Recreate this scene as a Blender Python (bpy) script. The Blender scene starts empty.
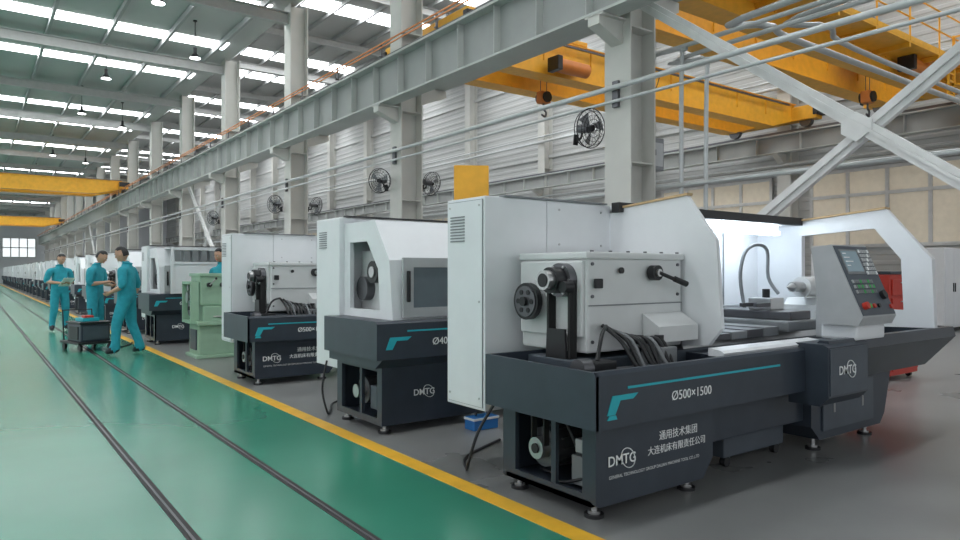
import bpy, bmesh, math, random
from mathutils import Matrix, Vector, Euler
random.seed(4)
R = math.radians
scene = bpy.context.scene

# ------------------------------------------------------------------ materials
def mat(name, col, rough=0.5, metal=0.0, emit=0.0, ecol=None, var=0.06, scale=6.0, bump=0.0, coat=0.0, spec=0.5, rvar=0.0):
    m = bpy.data.materials.new(name); m.use_nodes = True
    nt = m.node_tree; N = nt.nodes; L = nt.links
    bs = N['Principled BSDF']
    tc = N.new('ShaderNodeTexCoord'); nz = N.new('ShaderNodeTexNoise')
    nz.inputs['Scale'].default_value = scale; nz.inputs['Detail'].default_value = 4
    L.new(tc.outputs['Object'], nz.inputs['Vector'])
    cr = N.new('ShaderNodeValToRGB')
    cr.color_ramp.elements[0].position = 0.3; cr.color_ramp.elements[1].position = 0.7
    a = [max(0, c*(1-var)) for c in col]; b = [min(1, c*(1+var)) for c in col]
    cr.color_ramp.elements[0].color = (*a, 1); cr.color_ramp.elements[1].color = (*b, 1)
    L.new(nz.outputs['Fac'], cr.inputs['Fac']); L.new(cr.outputs['Color'], bs.inputs['Base Color'])
    bs.inputs['Roughness'].default_value = rough; bs.inputs['Metallic'].default_value = metal
    bs.inputs['Specular IOR Level'].default_value = spec
    bs.inputs['Coat Weight'].default_value = coat
    if rvar > 0:
        mr = N.new('ShaderNodeMapRange')
        mr.inputs['To Min'].default_value = max(0.02, rough-rvar); mr.inputs['To Max'].default_value = rough+rvar
        L.new(nz.outputs['Fac'], mr.inputs['Value']); L.new(mr.outputs['Result'], bs.inputs['Roughness'])
    if bump > 0:
        bp = N.new('ShaderNodeBump'); bp.inputs['Strength'].default_value = bump; bp.inputs['Distance'].default_value = 0.01
        L.new(nz.outputs['Fac'], bp.inputs['Height']); L.new(bp.outputs['Normal'], bs.inputs['Normal'])
    if emit > 0:
        bs.inputs['Emission Color'].default_value = (*(ecol or col), 1)
        bs.inputs['Emission Strength'].default_value = emit
    return m

WHITE = mat('white_paint', (.75, .765, .785), .3, var=.02)
CREAM = mat('headstock_paint', (.66, .67, .67), .4, var=.03)
SLATE = mat('slate_paint', (.034, .044, .060), .36, var=.1)
SLATE2 = mat('slate_paint_light', (.065, .08, .10), .4, var=.1)
BLACK = mat('black_plastic', (.012, .012, .014), .45)
RUBBER = mat('rubber', (.02, .02, .02), .7)
STEEL = mat('steel', (.5, .5, .5), .3, metal=.9)
DSTEEL = mat('dark_steel', (.14, .14, .15), .4, metal=.7)
TEAL = mat('teal_decal', (.02, .42, .50), .4)
DECAL = mat('white_decal', (.85, .86, .86), .5)
TAN = mat('tan_edge', (.55, .38, .2), .6)
GREY = mat('grey_plastic', (.20, .21, .22), .5)
LGREY = mat('light_grey', (.42, .43, .44), .45)
SCREEN = mat('screen', (.20, .27, .31), .15, emit=.25)
GLASS = mat('dark_glass', (.13, .16, .18), .08)
RED = mat('red_paint', (.50, .035, .02), .4)
GRN = mat('green_button', (.03, .4, .08), .4)
BLUE = mat('blue_paint', (.03, .18, .5), .4)
YEL = mat('crane_yellow', (.80, .40, .03), .45, var=.08)
ORG = mat('orange_bar', (.60, .20, .04), .5)
LED = mat('led_tube', (1, 1, 1), .5, emit=10, ecol=(.78, .90, 1))
SKY = mat('skylight_and_fill_panel', (1, 1, 1), .5, emit=10.5, ecol=(.94, .975, 1))
LAMP = mat('lamp_glow', (1, 1, 1), .5, emit=10)
PGREEN = mat('pale_green_paint', (.30, .46, .33), .45)
COL = mat('column_paint', (.54, .535, .50), .55, var=.05, scale=2)
BEAM = mat('beam_paint', (.30, .31, .30), .5, var=.06, scale=2)
BEAML = mat('beam_flange_paint', (.44, .46, .44), .5, var=.05, scale=2)
RAFT = mat('rafter_paint', (.42, .42, .41), .6)
BRACE = mat('brace_paint', (.70, .70, .69), .5)
PIPE = mat('pipe_paint', (.5, .52, .52), .35, metal=.3)
CEIL = mat('ceiling_deck', (.46, .46, .45), .8, var=.04, scale=.6)
PURL = mat('purlin_paint', (.34, .34, .34), .6)
FYEL = mat('floor_yellow', (.80, .44, .035), .4, var=.1)
SKIN = mat('skin', (.52, .30, .20), .5)
HAIR = mat('hair', (.012, .01, .01), .5)
UNIF = mat('uniform_cloth', (.02, .30, .38), .85, var=.12, scale=14, bump=.3)
SHOE = mat('shoe', (.02, .02, .025), .6)
WINM = mat('window_blind', (.56, .50, .40), .7, emit=.14, ecol=(.9, .82, .66))
DAYW = mat('daylight_window', (.8, .85, .85), .3, emit=.9, ecol=(.92, .97, 1))
WINF = mat('window_frame', (.55, .55, .54), .5)
PAPER = mat('paper', (.8, .8, .78), .7)
SIDE = mat('wall_siding', (.47, .475, .465), .6, var=.04, scale=.4)
ENDW = mat('end_wall_siding', (.66, .68, .70), .6, var=.04, scale=.4)
GFLOOR = mat('floor_green_epoxy', (.042, .235, .155), .22, var=.14, scale=.45, rvar=.07, spec=.42)
CFLOOR = mat('floor_grey_concrete', (.215, .217, .215), .30, var=.18, scale=.9, rvar=.09, spec=.42)

# ------------------------------------------------------------------ builder
class B:
    def __init__(s, off=(0, 0, 0)):
        s.v = []; s.f = []; s.mi = []; s.sm = []; s.mats = []
        s.M = Matrix.Translation(off)
    def add(s, verts, faces, m, smooth=False):
        if m not in s.mats: s.mats.append(m)
        k = s.mats.index(m); o = len(s.v)
        s.v += [tuple(s.M @ Vector(p)) for p in verts]
        for f in faces:
            s.f.append(tuple(i+o for i in f)); s.mi.append(k); s.sm.append(smooth)
    def box(s, x0, x1, y0, y1, z0, z1, m, c=0.0):
        if x0 > x1: x0, x1 = x1, x0
        if y0 > y1: y0, y1 = y1, y0
        if z0 > z1: z0, z1 = z1, z0
        if c <= 0:
            vs = [(x, y, z) for x in (x0, x1) for y in (y0, y1) for z in (z0, z1)]
            s.add(vs, [(0,1,3,2),(4,6,7,5),(0,4,5,1),(2,3,7,6),(0,2,6,4),(1,5,7,3)], m); return
        c = min(c, (x1-x0)*.45, (y1-y0)*.45, (z1-z0)*.45)
        bm = bmesh.new(); bmesh.ops.create_cube(bm, size=1)
        for v in bm.verts:
            v.co = Vector(((x0+x1)/2+v.co.x*(x1-x0), (y0+y1)/2+v.co.y*(y1-y0), (z0+z1)/2+v.co.z*(z1-z0)))
        bmesh.ops.bevel(bm, geom=bm.edges[:], offset=c, segments=2, profile=.6, affect='EDGES')
        s.frombm(bm, m)
    def frombm(s, bm, m, smooth=False):
        bm.verts.index_update()
        s.add([v.co.copy() for v in bm.verts], [[v.index for v in f.verts] for f in bm.faces], m, smooth); bm.free()
    def P(s, axis, a, p):
        return {'x': (a, p[0], p[1]), 'y': (p[0], a, p[1]), 'z': (p[0], p[1], a)}[axis]
    def prism(s, pts, axis, a0, a1, m):
        n = len(pts)
        vs = [s.P(axis, a0, p) for p in pts]+[s.P(axis, a1, p) for p in pts]
        fs = [tuple(range(n)), tuple(range(2*n-1, n-1, -1))]+[(i, (i+1) % n, n+(i+1) % n, n+i) for i in range(n)]
        s.add(vs, fs, m)
    def ring(s, outer, inner, axis, a0, a1, m):
        n = len(outer)
        vs = [s.P(axis, a, p) for a in (a0, a1) for q in (outer, inner) for p in q]
        fs = []
        for i in range(n):
            j = (i+1) % n
            fs += [(i, j, n+j, n+i), (2*n+i, 3*n+i, 3*n+j, 2*n+j), (i, 2*n+i, 2*n+j, j), (n+i, n+j, 3*n+j, 3*n+i)]
        s.add(vs, fs, m)
    def cyl(s, p0, p1, r0, m, r1=None, seg=20, smooth=True):
        r1 = r0 if r1 is None else r1
        p0 = Vector(p0); p1 = Vector(p1); d = (p1-p0).normalized()
        a = d.orthogonal().normalized(); b = d.cross(a)
        vs = []
        for p, r in ((p0, r0), (p1, r1)):
            for i in range(seg):
                t = 2*math.pi*i/seg; vs.append(p+a*math.cos(t)*r+b*math.sin(t)*r)
        s.add(vs, [(i, (i+1) % seg, seg+(i+1) % seg, seg+i) for i in range(seg)], m, smooth)
        s.add(vs, [tuple(range(seg)), tuple(range(2*seg-1, seg-1, -1))], m)
    def tube(s, pts, r, m, seg=8, sub=1, closed=False):
        pts = [Vector(p) for p in pts]
        if sub > 1:
            q = []; n = len(pts)
            for i in range(n-1):
                p0 = pts[max(i-1, 0)]; p1 = pts[i]; p2 = pts[i+1]; p3 = pts[min(i+2, n-1)]
                for k in range(sub):
                    t = k/sub
                    q.append(.5*((2*p1)+(p2-p0)*t+(2*p0-5*p1+4*p2-p3)*t*t+(3*p1-p0-3*p2+p3)*t**3))
            q.append(pts[-1]); pts = q
        n = len(pts); vs = []; prev = None
        for i, p in enumerate(pts):
            if closed: d = pts[(i+1) % n]-pts[i-1]
            else: d = pts[min(i+1, n-1)]-pts[max(i-1, 0)]
            d.normalize()
            a = d.orthogonal().normalized() if prev is None else (prev-d*prev.dot(d)).normalized()
            prev = a; b = d.cross(a)
            for k in range(seg):
                t = 2*math.pi*k/seg; vs.append(p+a*math.cos(t)*r+b*math.sin(t)*r)
        fs = []
        for i in range(n if closed else n-1):
            for k in range(seg):
                j = (i+1) % n
                fs.append((i*seg+k, i*seg+(k+1) % seg, j*seg+(k+1) % seg, j*seg+k))
        s.add(vs, fs, m, True)
        if not closed: s.add(vs, [tuple(range(seg)), tuple(range(n*seg-1, (n-1)*seg-1, -1))], m)
    def circle(s, c, n, rad, r, m, cnt=28, seg=6, sq=1.0):
        c = Vector(c); n = Vector(n).normalized(); a = n.orthogonal().normalized(); b = n.cross(a)
        s.tube([c+a*math.cos(2*math.pi*i/cnt)*rad*sq+b*math.sin(2*math.pi*i/cnt)*rad for i in range(cnt)], r, m, seg, closed=True)
    def sphere(s, c, rad, m, seg=16, rot=None):
        bm = bmesh.new(); bmesh.ops.create_uvsphere(bm, u_segments=seg, v_segments=seg//2+2, radius=1)
        S = Matrix.Diagonal((*rad, 1)) if hasattr(rad, '__len__') else Matrix.Scale(rad, 4)
        T = Matrix.Translation(c) @ (rot if rot else Matrix()) @ S
        bm.transform(T); s.frombm(bm, m, True)
    def text(s, txt, o, u, v, size, m, spacing=1.0, sx=1.0, bold=0.0):
        cu = bpy.data.curves.new('t', 'FONT'); cu.body = txt; cu.size = size; cu.resolution_u = 3
        cu.space_character = spacing; cu.offset = bold
        ob = bpy.data.objects.new('t', cu); bpy.context.collection.objects.link(ob)
        bpy.context.view_layer.update()
        me = bpy.data.meshes.new_from_object(ob.evaluated_get(bpy.context.evaluated_depsgraph_get()))
        u = Vector(u).normalized(); v = Vector(v).normalized(); o = Vector(o)
        s.add([o+u*p.co.x*sx+v*p.co.y for p in me.vertices], [tuple(p.vertices) for p in me.polygons], m)
        bpy.data.objects.remove(ob); bpy.data.curves.remove(cu); bpy.data.meshes.remove(me)
    def mesh(s, me, m, T=None):
        T = T or Matrix()
        s.add([T @ p.co for p in me.vertices], [tuple(p.vertices) for p in me.polygons], m, True)
    def obj(s, name, loc=(0, 0, 0), recalc=True):
        me = bpy.data.meshes.new(name)
        me.from_pydata(s.v, [], s.f)
        for m in s.mats: me.materials.append(m)
        me.polygons.foreach_set('material_index', s.mi); me.polygons.foreach_set('use_smooth', s.sm)
        if recalc:
            bm = bmesh.new(); bm.from_mesh(me); bmesh.ops.recalc_face_normals(bm, faces=bm.faces); bm.to_mesh(me); bm.free()
        me.update()
        ob = bpy.data.objects.new(name, me); ob.location = loc
        bpy.context.collection.objects.link(ob); return ob

def dup(ob, loc, rot=None, name=None, sc=None):
    o = ob.copy(); o.name = name or ob.name.split('.')[0]; o.location = loc
    if rot: o.rotation_euler = rot
    if sc: o.scale = (sc, sc, sc)
    bpy.context.collection.objects.link(o); return o

# ------------------------------------------------------------------ room shell
YN, YF = -7.0, 104.0
XL, XR = -12.0, 22.0
ZC = 8.65; ZR = 12.5
b = B()
b.box(XL, 2.52, YN, YF, -.1, 0, GFLOOR); b.box(2.52, XR+.2, YN, YF, -.1, 0, CFLOOR)
b.obj('floor')
b = B(); b.box(XL, 7.15, YN, YF, ZC, ZC+.15, CEIL); b.box(7.15, XR+.2, YN, YF, ZR, ZR+.15, CEIL); b.obj('ceiling')
b = B(); b.box(XR, XR+.2, YN, YF, 0, ZR, SIDE)
z = .95
while z < ZR-.1:
    b.prism([(XR, z), (XR-.018, z+.03), (XR-.018, z+.12), (XR, z+.15)], 'y', YN, YF, SIDE); z += .30
b.obj('wall_right')
b = B(); b.box(7.15, 7.25, YN, YF, ZC+.15, ZR, SIDE); b.obj('wall_clerestory')
b = B(); b.box(XL, 7.15, YF, YF+.2, 0, ZC, ENDW); b.box(7.15, XR+.2, YF, YF+.2, 0, ZR, ENDW)
b.obj('wall_far')
for i, (xa, xb_) in enumerate(((-10, -4.5), (-3.5, 2), (3, 6.5))):
    b = B(); b.box(xa, xb_, YF-.06, YF, 3.2, 5.6, DAYW)
    n = 4
    for j in range(n+1):
        xx = xa+(xb_-xa)*j/n; b.box(xx-.06, xx+.06, YF-.1, YF, 3.2, 5.6, WINF)
    for z in (3.2, 4.4, 5.6): b.box(xa, xb_, YF-.1, YF, z-.06, z+.06, WINF)
    b.obj('window_%d' % (20+i))
b = B(); b.box(2.44, 2.57, YN, 98, 0, .003, FYEL); b.obj('floor_marking')
for xt in (0.905, 1.635):
    b = B()
    b.box(xt-.03, xt+.03, YN, 98, 0.0, .002, RUBBER)
    b.box(xt-.010, xt+.004, YN, 98, 0.002, .006, DSTEEL)
    b.obj('floor_rail')
b = B(); b.box(XR-.04, XR, YN, YF, 0, .9, LGREY); b.obj('baseboard_right')

# left-bay skylights and right-bay fill strips
b = B()
for y in (3.0, 7.2, 15.0, 18.9, 22.8, 27.0, 35.0, 39.0, 46.5, 50.5, 58.5, 62.5, 70, 74, 82, 86):
    b.box(XL+.5, 6.6, y-.36, y+.36, ZC-.03, ZC-.005, SKY)
    b.box(8.2, XR-.6, y-.6, y+.6, ZR-.03, ZR-.005, SKY)  # glowing strips kept out of view, added to light the right bay
b.obj('skylight_and_fill_strip')
b = B()
x = XL+.3
while x < XR:
    zz = ZC if x < 7.1 else ZR
    b.box(x-.04, x+.04, YN, YF, zz-.2, zz-.032, PURL); x += 1.5
b.obj('roof_purlin')
COLY = [6.34+6*k for k in range(-2, 16)]
b = B()
for y in COLY:
    for (xa, xb_, zz) in ((XL, 6.95, ZC), (7.45, XR, ZR)):
        b.box(xa, xb_, y-.012, y+.012, zz-.50, zz-.2, RAFT)
        b.box(xa, xb_, y-.10, y+.10, zz-.52, zz-.50, RAFT)
        b.box(xa, xb_, y-.10, y+.10, zz-.225, zz-.201, RAFT)
b.obj('roof_rafter')

# columns
def hcol(h, corb=True):
    b = B()
    b.box(-.25, -.225, -.23, .23, 0.03, h, COL); b.box(.225, .25, -.23, .23, 0.03, h, COL)
    b.box(-.225, .225, -.012, .012, 0.03, h, COL)
    for z in (1.0, 2.8, 4.6, 6.2):
        b.box(-.225, .225, -.2, .2, z, z+.02, COL)
    b.box(-.34, .34, -.32, .32, 0, .03, COL)
    if corb:
        b.prism([(-.25, 4.38), (-.25, 4.69), (-.70, 4.69), (-.70, 4.56)], 'y', -.1, .1, COL)
        b.box(-.70, -.25, -.16, .16, 4.67, 4.695, COL)
        b.prism([(.25, 4.8), (.25, 5.19), (.92, 5.19), (.92, 5.05)], 'y', -.1, .1, COL)
    return b
c0 = hcol(ZC).obj('steel_column', (7.2, COLY[0], 0))
for y in COLY[1:]: dup(c0, (7.2, y, 0))
w0 = hcol(ZR-.55, False).obj('wall_column', (XR-.27, COLY[0], 0))
for y in COLY[1:]: dup(w0, (XR-.27, y, 0))

# left bay runway beam
b = B()
xb = 6.66
b.box(xb-.16, xb+.16, YN, 100, 4.70, 4.735, BEAML)
b.box(xb-.012, xb+.012, YN, 100, 4.735, 5.50, BEAM)
b.box(xb-.19, xb+.19, YN, 100, 5.50, 5.54, BEAML)
b.box(xb-.04, xb+.04, YN, 100, 5.54, 5.66, DSTEEL)
y = YN+.5
while y < 100:
    for sx in (-1, 1):
        b.box(xb+sx*.012, xb+sx*.14, y-.006, y+.006, 4.735, 5.5, BEAML)
    y += 1.0
b.obj('crane_runway_beam')
b = B()
for z in (5.70, 5.77):
    b.box(xb-.27, xb-.25, YN, 100, z, z+.025, ORG)
y = YN+1
while y < 100:
    b.box(xb-.27, xb-.20, y-.02, y+.02, 5.545, 5.565, DSTEEL); b.box(xb-.24, xb-.21, y-.02, y+.02, 5.55, 5.82, DSTEEL); y += 2
b.obj('conductor_bar')
XW = 21.08
b = B()
for xx in (7.95, XW):
    b.box(xx-.15, xx+.15, YN, 100, 5.20, 5.23, BEAML); b.box(xx-.012, xx+.012, YN, 100, 5.23, 5.75, BEAM)
    b.box(xx-.17, xx+.17, YN, 100, 5.75, 5.79, BEAML); b.box(xx-.04, xx+.04, YN, 100, 5.79, 5.89, DSTEEL)
    y = YN+.5
    while y < 100:
        b.box(xx-.14, xx+.14, y-.006, y+.006, 5.23, 5.75, BEAML); y += 1.5
for y in COLY: b.prism([(XW-.2, 5.2), (21.47, 5.2), (21.47, 4.8)], 'y', y-.1, y+.1, COL)
b.obj('crane_runway_beam')

# bracing
def bar(b, p0, p1, w, t, m):
    p0 = Vector(p0); p1 = Vector(p1); d = (p1-p0).normalized(); n = Vector((1, 0, 0)); s = d.cross(n).normalized()
    vs = []
    for p in (p0, p1):
        for (a, c) in ((-1, -1), (1, -1), (1, 1), (-1, 1)): vs.append(p+s*a*w+n*c*t)
    b.add(vs, [(0,1,2,3),(7,6,5,4),(0,4,5,1),(1,5,6,2),(2,6,7,3),(3,7,4,0)], m)
b = B()
for yk in (COLY[1], COLY[5], COLY[10]):
    ya, yb_ = yk+.2, yk+5.8
    for (z0, z1, xo) in ((.75, 4.95, 0), (4.75, .75, .085)):
        bar(b, (7.2+xo, ya, z0), (7.2+xo, yb_, z1), .075, .035, BRACE)
        bar(b, (7.2+xo-.04, ya, z0), (7.2+xo-.04, yb_, z1), .015, .03, BRACE)
    b.prism([(yk+2.85, 2.76), (yk+3, 2.66), (yk+3.15, 2.76), (yk+3.15, 2.86), (yk+3, 2.96), (yk+2.85, 2.86)], 'x', 7.15, 7.17, BRACE)
b.obj('cross_brace')

# ------------------------------------------------------------------ cranes
def crane(name, x0, x1, y, z0, z1, trol=None, gap=1.7, rail=True, fest=False):
    b = B()
    for yy in (y-gap/2, y+gap/2):
        b.prism([(x0, z0+.3), (x0+1.2, z0), (x1-1.2, z0), (x1, z0+.3), (x1, z1), (x0, z1)], 'y', yy-.2, yy+.2, YEL)
        b.box(x0, x1, yy-.26, yy+.26, z1, z1+.025, YEL)
        b.box(x0+1.2, x1-1.2, yy-.24, yy+.24, z0-.02, z0, YEL)
        b.box(x0, x1, yy-.03, yy+.03, z1+.025, z1+.09, DSTEEL)
        xx = x0+1
        while xx < x1:
            b.box(xx-.01, xx+.01, yy-.23, yy+.23, z0+.3, z1, YEL); xx += 1.5
    for xx in (x0, x1):
        b.box(xx-.2, xx+.2, y-gap/2-1.0, y+gap/2+1.0, z0+.25, z1-.1, YEL, .02)
        for s in (-1, 1):
            b.cyl((xx-.08, y+s*(gap/2+.6), z0+.24), (xx+.08, y+s*(gap/2+.6), z0+.24), .2, DSTEEL)
            b.box(xx-.25, xx+.25, y+s*(gap/2+1.0)-.08, y+s*(gap/2+1.0)+.08, z0+.35, z0+.6, BLACK, .02)
    if fest:
        yf = y-gap/2-.32
        b.box(x0+.5, x1-.5, yf-.02, yf+.02, z1-.1, z1-.06, DSTEEL)
        xx = x0+4.6
        while xx < x1-7.2:
            b.box(xx-.04, xx+.04, yf-.03, yf+.03, z1-.2, z1-.1, BLACK); b.box(xx-.02, xx+.02, yf, yf+.12, z1-.09, z1-.07, DSTEEL)
            b.tube([(xx, yf, z1-.2), (xx+.12, yf, z1-.5), (xx+.3, yf, z1-.65), (xx+.48, yf, z1-.5), (xx+.6, yf, z1-.2)], .012, BLACK, 6, 4); xx += .6
    if rail:
        for s in (-1,):
            ya = y+s*(gap/2+.2); yb = y+s*(gap/2+.95)
            b.box(x0+.3, x1-.3, min(ya, yb), max(ya, yb), z0+.32, z0+.36, YEL)
            xx = x0+.4
            while xx < x1-.3:
                b.cyl((xx, yb, z0+.36), (xx, yb, z0+1.3), .02, YEL, seg=6)
                b.box(xx-.03, xx+.03, min(ya, yb), max(ya, yb), z0+.22, z0+.32, YEL); xx += 1.5
            for zz in (.85, 1.3): b.tube([(x0+.4, yb, z0+zz), (x1-.4, yb, z0+zz)], .02, YEL, 6)
            b.box(x0+.4, x1-.4, yb-.005, yb+.005, z0+.36, z0+.46, YEL)
            lx = x1-2.4
            b.box(lx-.6, lx+.6, yb-.7, yb-.0, z0-.25, z0-.2, YEL)
            for (xx, yy) in ((lx-.58, yb-.68), (lx+.58, yb-.68), (lx-.58, yb-.02), (lx+.58, yb-.02)): b.box(xx-.025, xx+.025, yy-.025, yy+.025, z0-.2, z0+.9, YEL)
            for zz in (.3, .85):
                b.box(lx-.58, lx+.58, yb-.70, yb-.66, z0+zz, z0+zz+.04, YEL)
                for xx in (lx-.58, lx+.58): b.box(xx-.02, xx+.02, yb-.68, yb-.02, z0+zz, z0+zz+.04, YEL)
            for i in range(6): b.box(lx-.9, lx-.62, yb-.04, yb-.0, z0-.5+i*.16, z0-.47+i*.16, YEL)
            for xx in (lx-.92, lx-.60): b.box(xx, xx+.03, yb-.04, yb, z0-.6, z0+.4, YEL)
    if trol is not None:
        t = trol
        b.box(t-.7, t+.7, y-gap/2-.15, y+gap/2+.15, z1+.09, z1+.2, YEL, .02)
        b.cyl((t-.3, y-.5, z1+.1), (t-.3, y+.5, z1+.1), .2, DSTEEL)
        b.box(t+.1, t+.6, y-.3, y+.2, z1+.2, z1+.4, BLUE, .03)
        b.cyl((t-.6, y-gap/2-.5, z0+.15), (t+.3, y-gap/2-.5, z0+.15), .16, ORG); b.box(t-.75, t-.6, y-gap/2-.68, y-gap/2-.32, z0, z0+.32, BLACK, .02)
        b.box(t-.5, t+.2, y-gap/2-.56, y-gap/2-.2, z0+.28, z0+.36, YEL)
        for s in (-.1, .1): b.cyl((t+s, y, z1), (t+s, y, z0-.15), .01, DSTEEL, seg=6)
        b.box(t-.15, t+.15, y-.11, y+.11, z0-.42, z0-.12, ORG, .04)
        b.cyl((t, y-.16, z0-.27), (t, y+.16, z0-.27), .13, BLACK)
        b.tube([(t, y, z0-.42), (t, y, z0-.54), (t+.08, y, z0-.62), (t+.04, y, z0-.72), (t-.07, y, z0-.68)], .026, DSTEEL, 8, 4)
    b.obj(name)
crane('overhead_crane', 7.95, XW, 7.9, 5.86, 6.75, 17.5, gap=1.3)
crane('overhead_crane', 7.95, XW, 12.6, 5.86, 6.65, 11.2, gap=1.3, rail=False, fest=True)
crane('overhead_crane', -11.5, 6.66, 43.5, 5.63, 6.35, -4, rail=False)
crane('overhead_crane', -11.5, 6.66, 76, 5.63, 6.35, -6, rail=False)

# ------------------------------------------------------------------ wall windows
def win(y0, y1, z0, z1):
    b = B(); x = XR-.06
    b.box(x, XR, y0, y1, z0, z1, WINM)
    n = max(1, round((y1-y0)/1.1))
    for i in range(n+1):
        yy = y0+(y1-y0)*i/n; b.box(x-.05, XR, yy-.05, yy+.05, z0, z1, WINF)
    for zz in (z0, (z0+z1)/2+.4, z1): b.box(x-.06, XR, y0-.04, y1+.04, zz-.05, zz+.05, WINF)
    return b
k = 0
for yc in [3.34+6*i for i in range(-1, 15)]:
    if yc > 17 and k % 3: k += 1; continue
    k += 1
    win(yc-2.3, yc+2.3, 2.15, 4.5).obj('window_%d' % k)
b = B()
b.box(XR-.09, XR-.045, 6.9, 8.9, .02, 2.0, WINM)
for yy in (6.9, 7.9, 8.9): b.box(XR-.13, XR-.045, yy-.05, yy+.05, 0, 2.05, WINF)
for zz in (.95, 2.0): b.box(XR-.12, XR-.045, 6.9, 8.9, zz-.05, zz+.05, WINF)
b.obj('door_1')
b = B()
for z, r in ((4.85, .05), (4.7, .035)):
    b.tube([(XR-.65, YN, z), (XR-.65, 100, z)], r, PIPE, 8)
for z, r in ((7.4, .06), (7.65, .04), (8.9, .05)):
    b.tube([(XR-.65, YN, z), (XR-.65, 100, z)], r, PIPE, 8)
b.obj('wall_pipe')
b = B()
for z in (4.65, 6.8, 9.2, 10.6): b.box(XR-.10, XR, YN, 100, z-.07, z+.07, WINF)
b.obj('trim_1')

def pipe(pts, r, m=PIPE, sub=1, name='conduit_pipe'):
    b = B(); b.tube(pts, r, m, 10, sub)
    return b.obj(name)
pipe([(6.86, YN, 3.8), (6.86, 100, 3.8)], .036)
pipe([(6.87, YN, 3.62), (6.87, 100, 3.62)], .022)
pipe([(7.56, YN, 2.5), (7.56, 100, 2.5)], .03)
pipe([(7.6, YN, 4.35), (7.6, 5.4, 4.35), (7.6, 5.72, 4.3), (7.6, 5.8, 3.9), (7.6, 5.8, .3)], .03, sub=5)
pipe([(7.7, YN, 4.25), (7.7, 5.1, 4.25), (7.7, 5.4, 4.1), (7.7, 5.48, 3.8), (7.7, 5.5, 1.2)], .03, sub=5)
pipe([(7.75, YN, 4.55), (7.75, 4.2, 4.55), (8.3, 4.9, 4.5), (10.5, 5.0, 4.5), (20.8, 5, 4.5)], .045, sub=5)
pipe([(7.9, YN, 4.42), (7.9, 3.6, 4.42), (8.6, 4.3, 4.38), (10.5, 4.5, 4.35), (20.8, 4.5, 4.35)], .035, sub=5)
b = B()
for y in COLY:
    b.box(6.90, 6.945, y-.05, y+.05, 3.55, 3.9, DSTEEL)
b.obj('pipe_bracket')

# fans
def fan():
    b = B()
    for rr in (.08, .15, .22, .28, .33):
        b.circle((0, -.06 if rr < .33 else 0, 0), (0, 1, 0), rr, .005 if rr < .33 else .010, BLACK, seg=5)
    b.circle((0, .08, 0), (0, 1, 0), .31, .008, BLACK, seg=5)
    for i in range(20):
        a = 2*math.pi*i/20; c, s = math.cos(a), math.sin(a)
        b.tube([(c*.05, -.07, s*.05), (c*.25, -.06, s*.25), (c*.33, 0, s*.33), (c*.31, .08, s*.31), (c*.08, .12, s*.08)], .003, BLACK, 4)
    for i in range(3):
        a = 2*math.pi*i/3+.3
        q = [Vector((math.cos(a+t)*r, o, math.sin(a+t)*r)) for (t, r, o) in ((0, .05, -.01), (-.3, .28, -.03), (.35, .29, .03), (.6, .08, .02))]
        b.add(q+[p+Vector((0, .006, 0)) for p in q], [(0,1,2,3),(7,6,5,4),(0,4,5,1),(1,5,6,2),(2,6,7,3),(3,7,4,0)], GREY)
    b.cyl((0, -.04, 0), (0, .05, 0), .055, BLACK); b.cyl((0, .05, 0), (0, .28, 0), .075, DSTEEL)
    b.tube([(0, .2, 0), (0, .22, -.16), (0, .34, -.2)], .02, BLACK, 8, 3)
    b.box(-.05, .05, .33, .35, -.28, -.1, BLACK)
    return b
f0 = fan().obj('wall_fan', (6.90, 6.78, 3.34)); f0.rotation_euler = (R(8), 0, R(0)); f0.scale = (.82, .82, .82)
for i, y in enumerate(COLY[3:6]):
    dup(f0, (6.64, y+.12, 3.2), (R(6), 0, R(-60)), sc=.76)
    if i < 2: dup(f0, (7.76, y-.1, 3.2), (R(6), 0, R(100)), sc=.76)

b = B(); b.box(-.14, .14, -.10, .10, 0, .45, GREY, .015); b.box(-.11, .11, -.105, -.10, .06, .38, LGREY); b.box(-.08, -.05, -.12, -.10, .2, .28, BLACK)
e0 = b.obj('electrical_box', (7.60, 6.3, 2.75))
b = B(); b.box(0, .2, -.25, .25, 0, .7, BLACK, .02); b.box(-.005, 0, -.2, .2, .1, .6, GREY)
b.obj('distribution_box', (21.26, 18.34, 3.1))

# bay lamps (hung on rods from the deck)
b = B(); b.cyl((0, 0, .3), (0, 0, 1.09), .012, BLACK, seg=6); b.cyl((0, 0, .12), (0, 0, .3), .05, BLACK)
b.cyl((0, 0, 1.06), (0, 0, 1.09), .06, BLACK)
b.cyl((0, 0, 0), (0, 0, .12), .16, BLACK, .07); b.cyl((0, 0, -.01), (0, 0, 0), .14, LAMP)
l0 = b.obj('high_bay_lamp', (3.45, 17.2, ZC-1.095))
for (xx, yy) in ((0.2, 24.9), (3.45, 24.9), (5.2, 21), (3.45, 31), (.2, 37), (5.2, 33), (3.45, 43), (.2, 48.3), (3.45, 55), (5.2, 45)):
    dup(l0, (xx, yy, ZC-1.095))

# ------------------------------------------------------------------ LATHE (open)
def logo(b, x, y, z, s, m=DECAL):
    b.circle((x+s*2.05, y, z+s*.35), (0, 1, 0), s*.80, s*.04, m, 24, 4, .75)
    for dx in (0, s*.025): b.text('DMTG', (x+dx, y-dx*.05, z), (1, 0, 0), (0, 0, 1), s, m, bold=s*.01)

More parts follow.
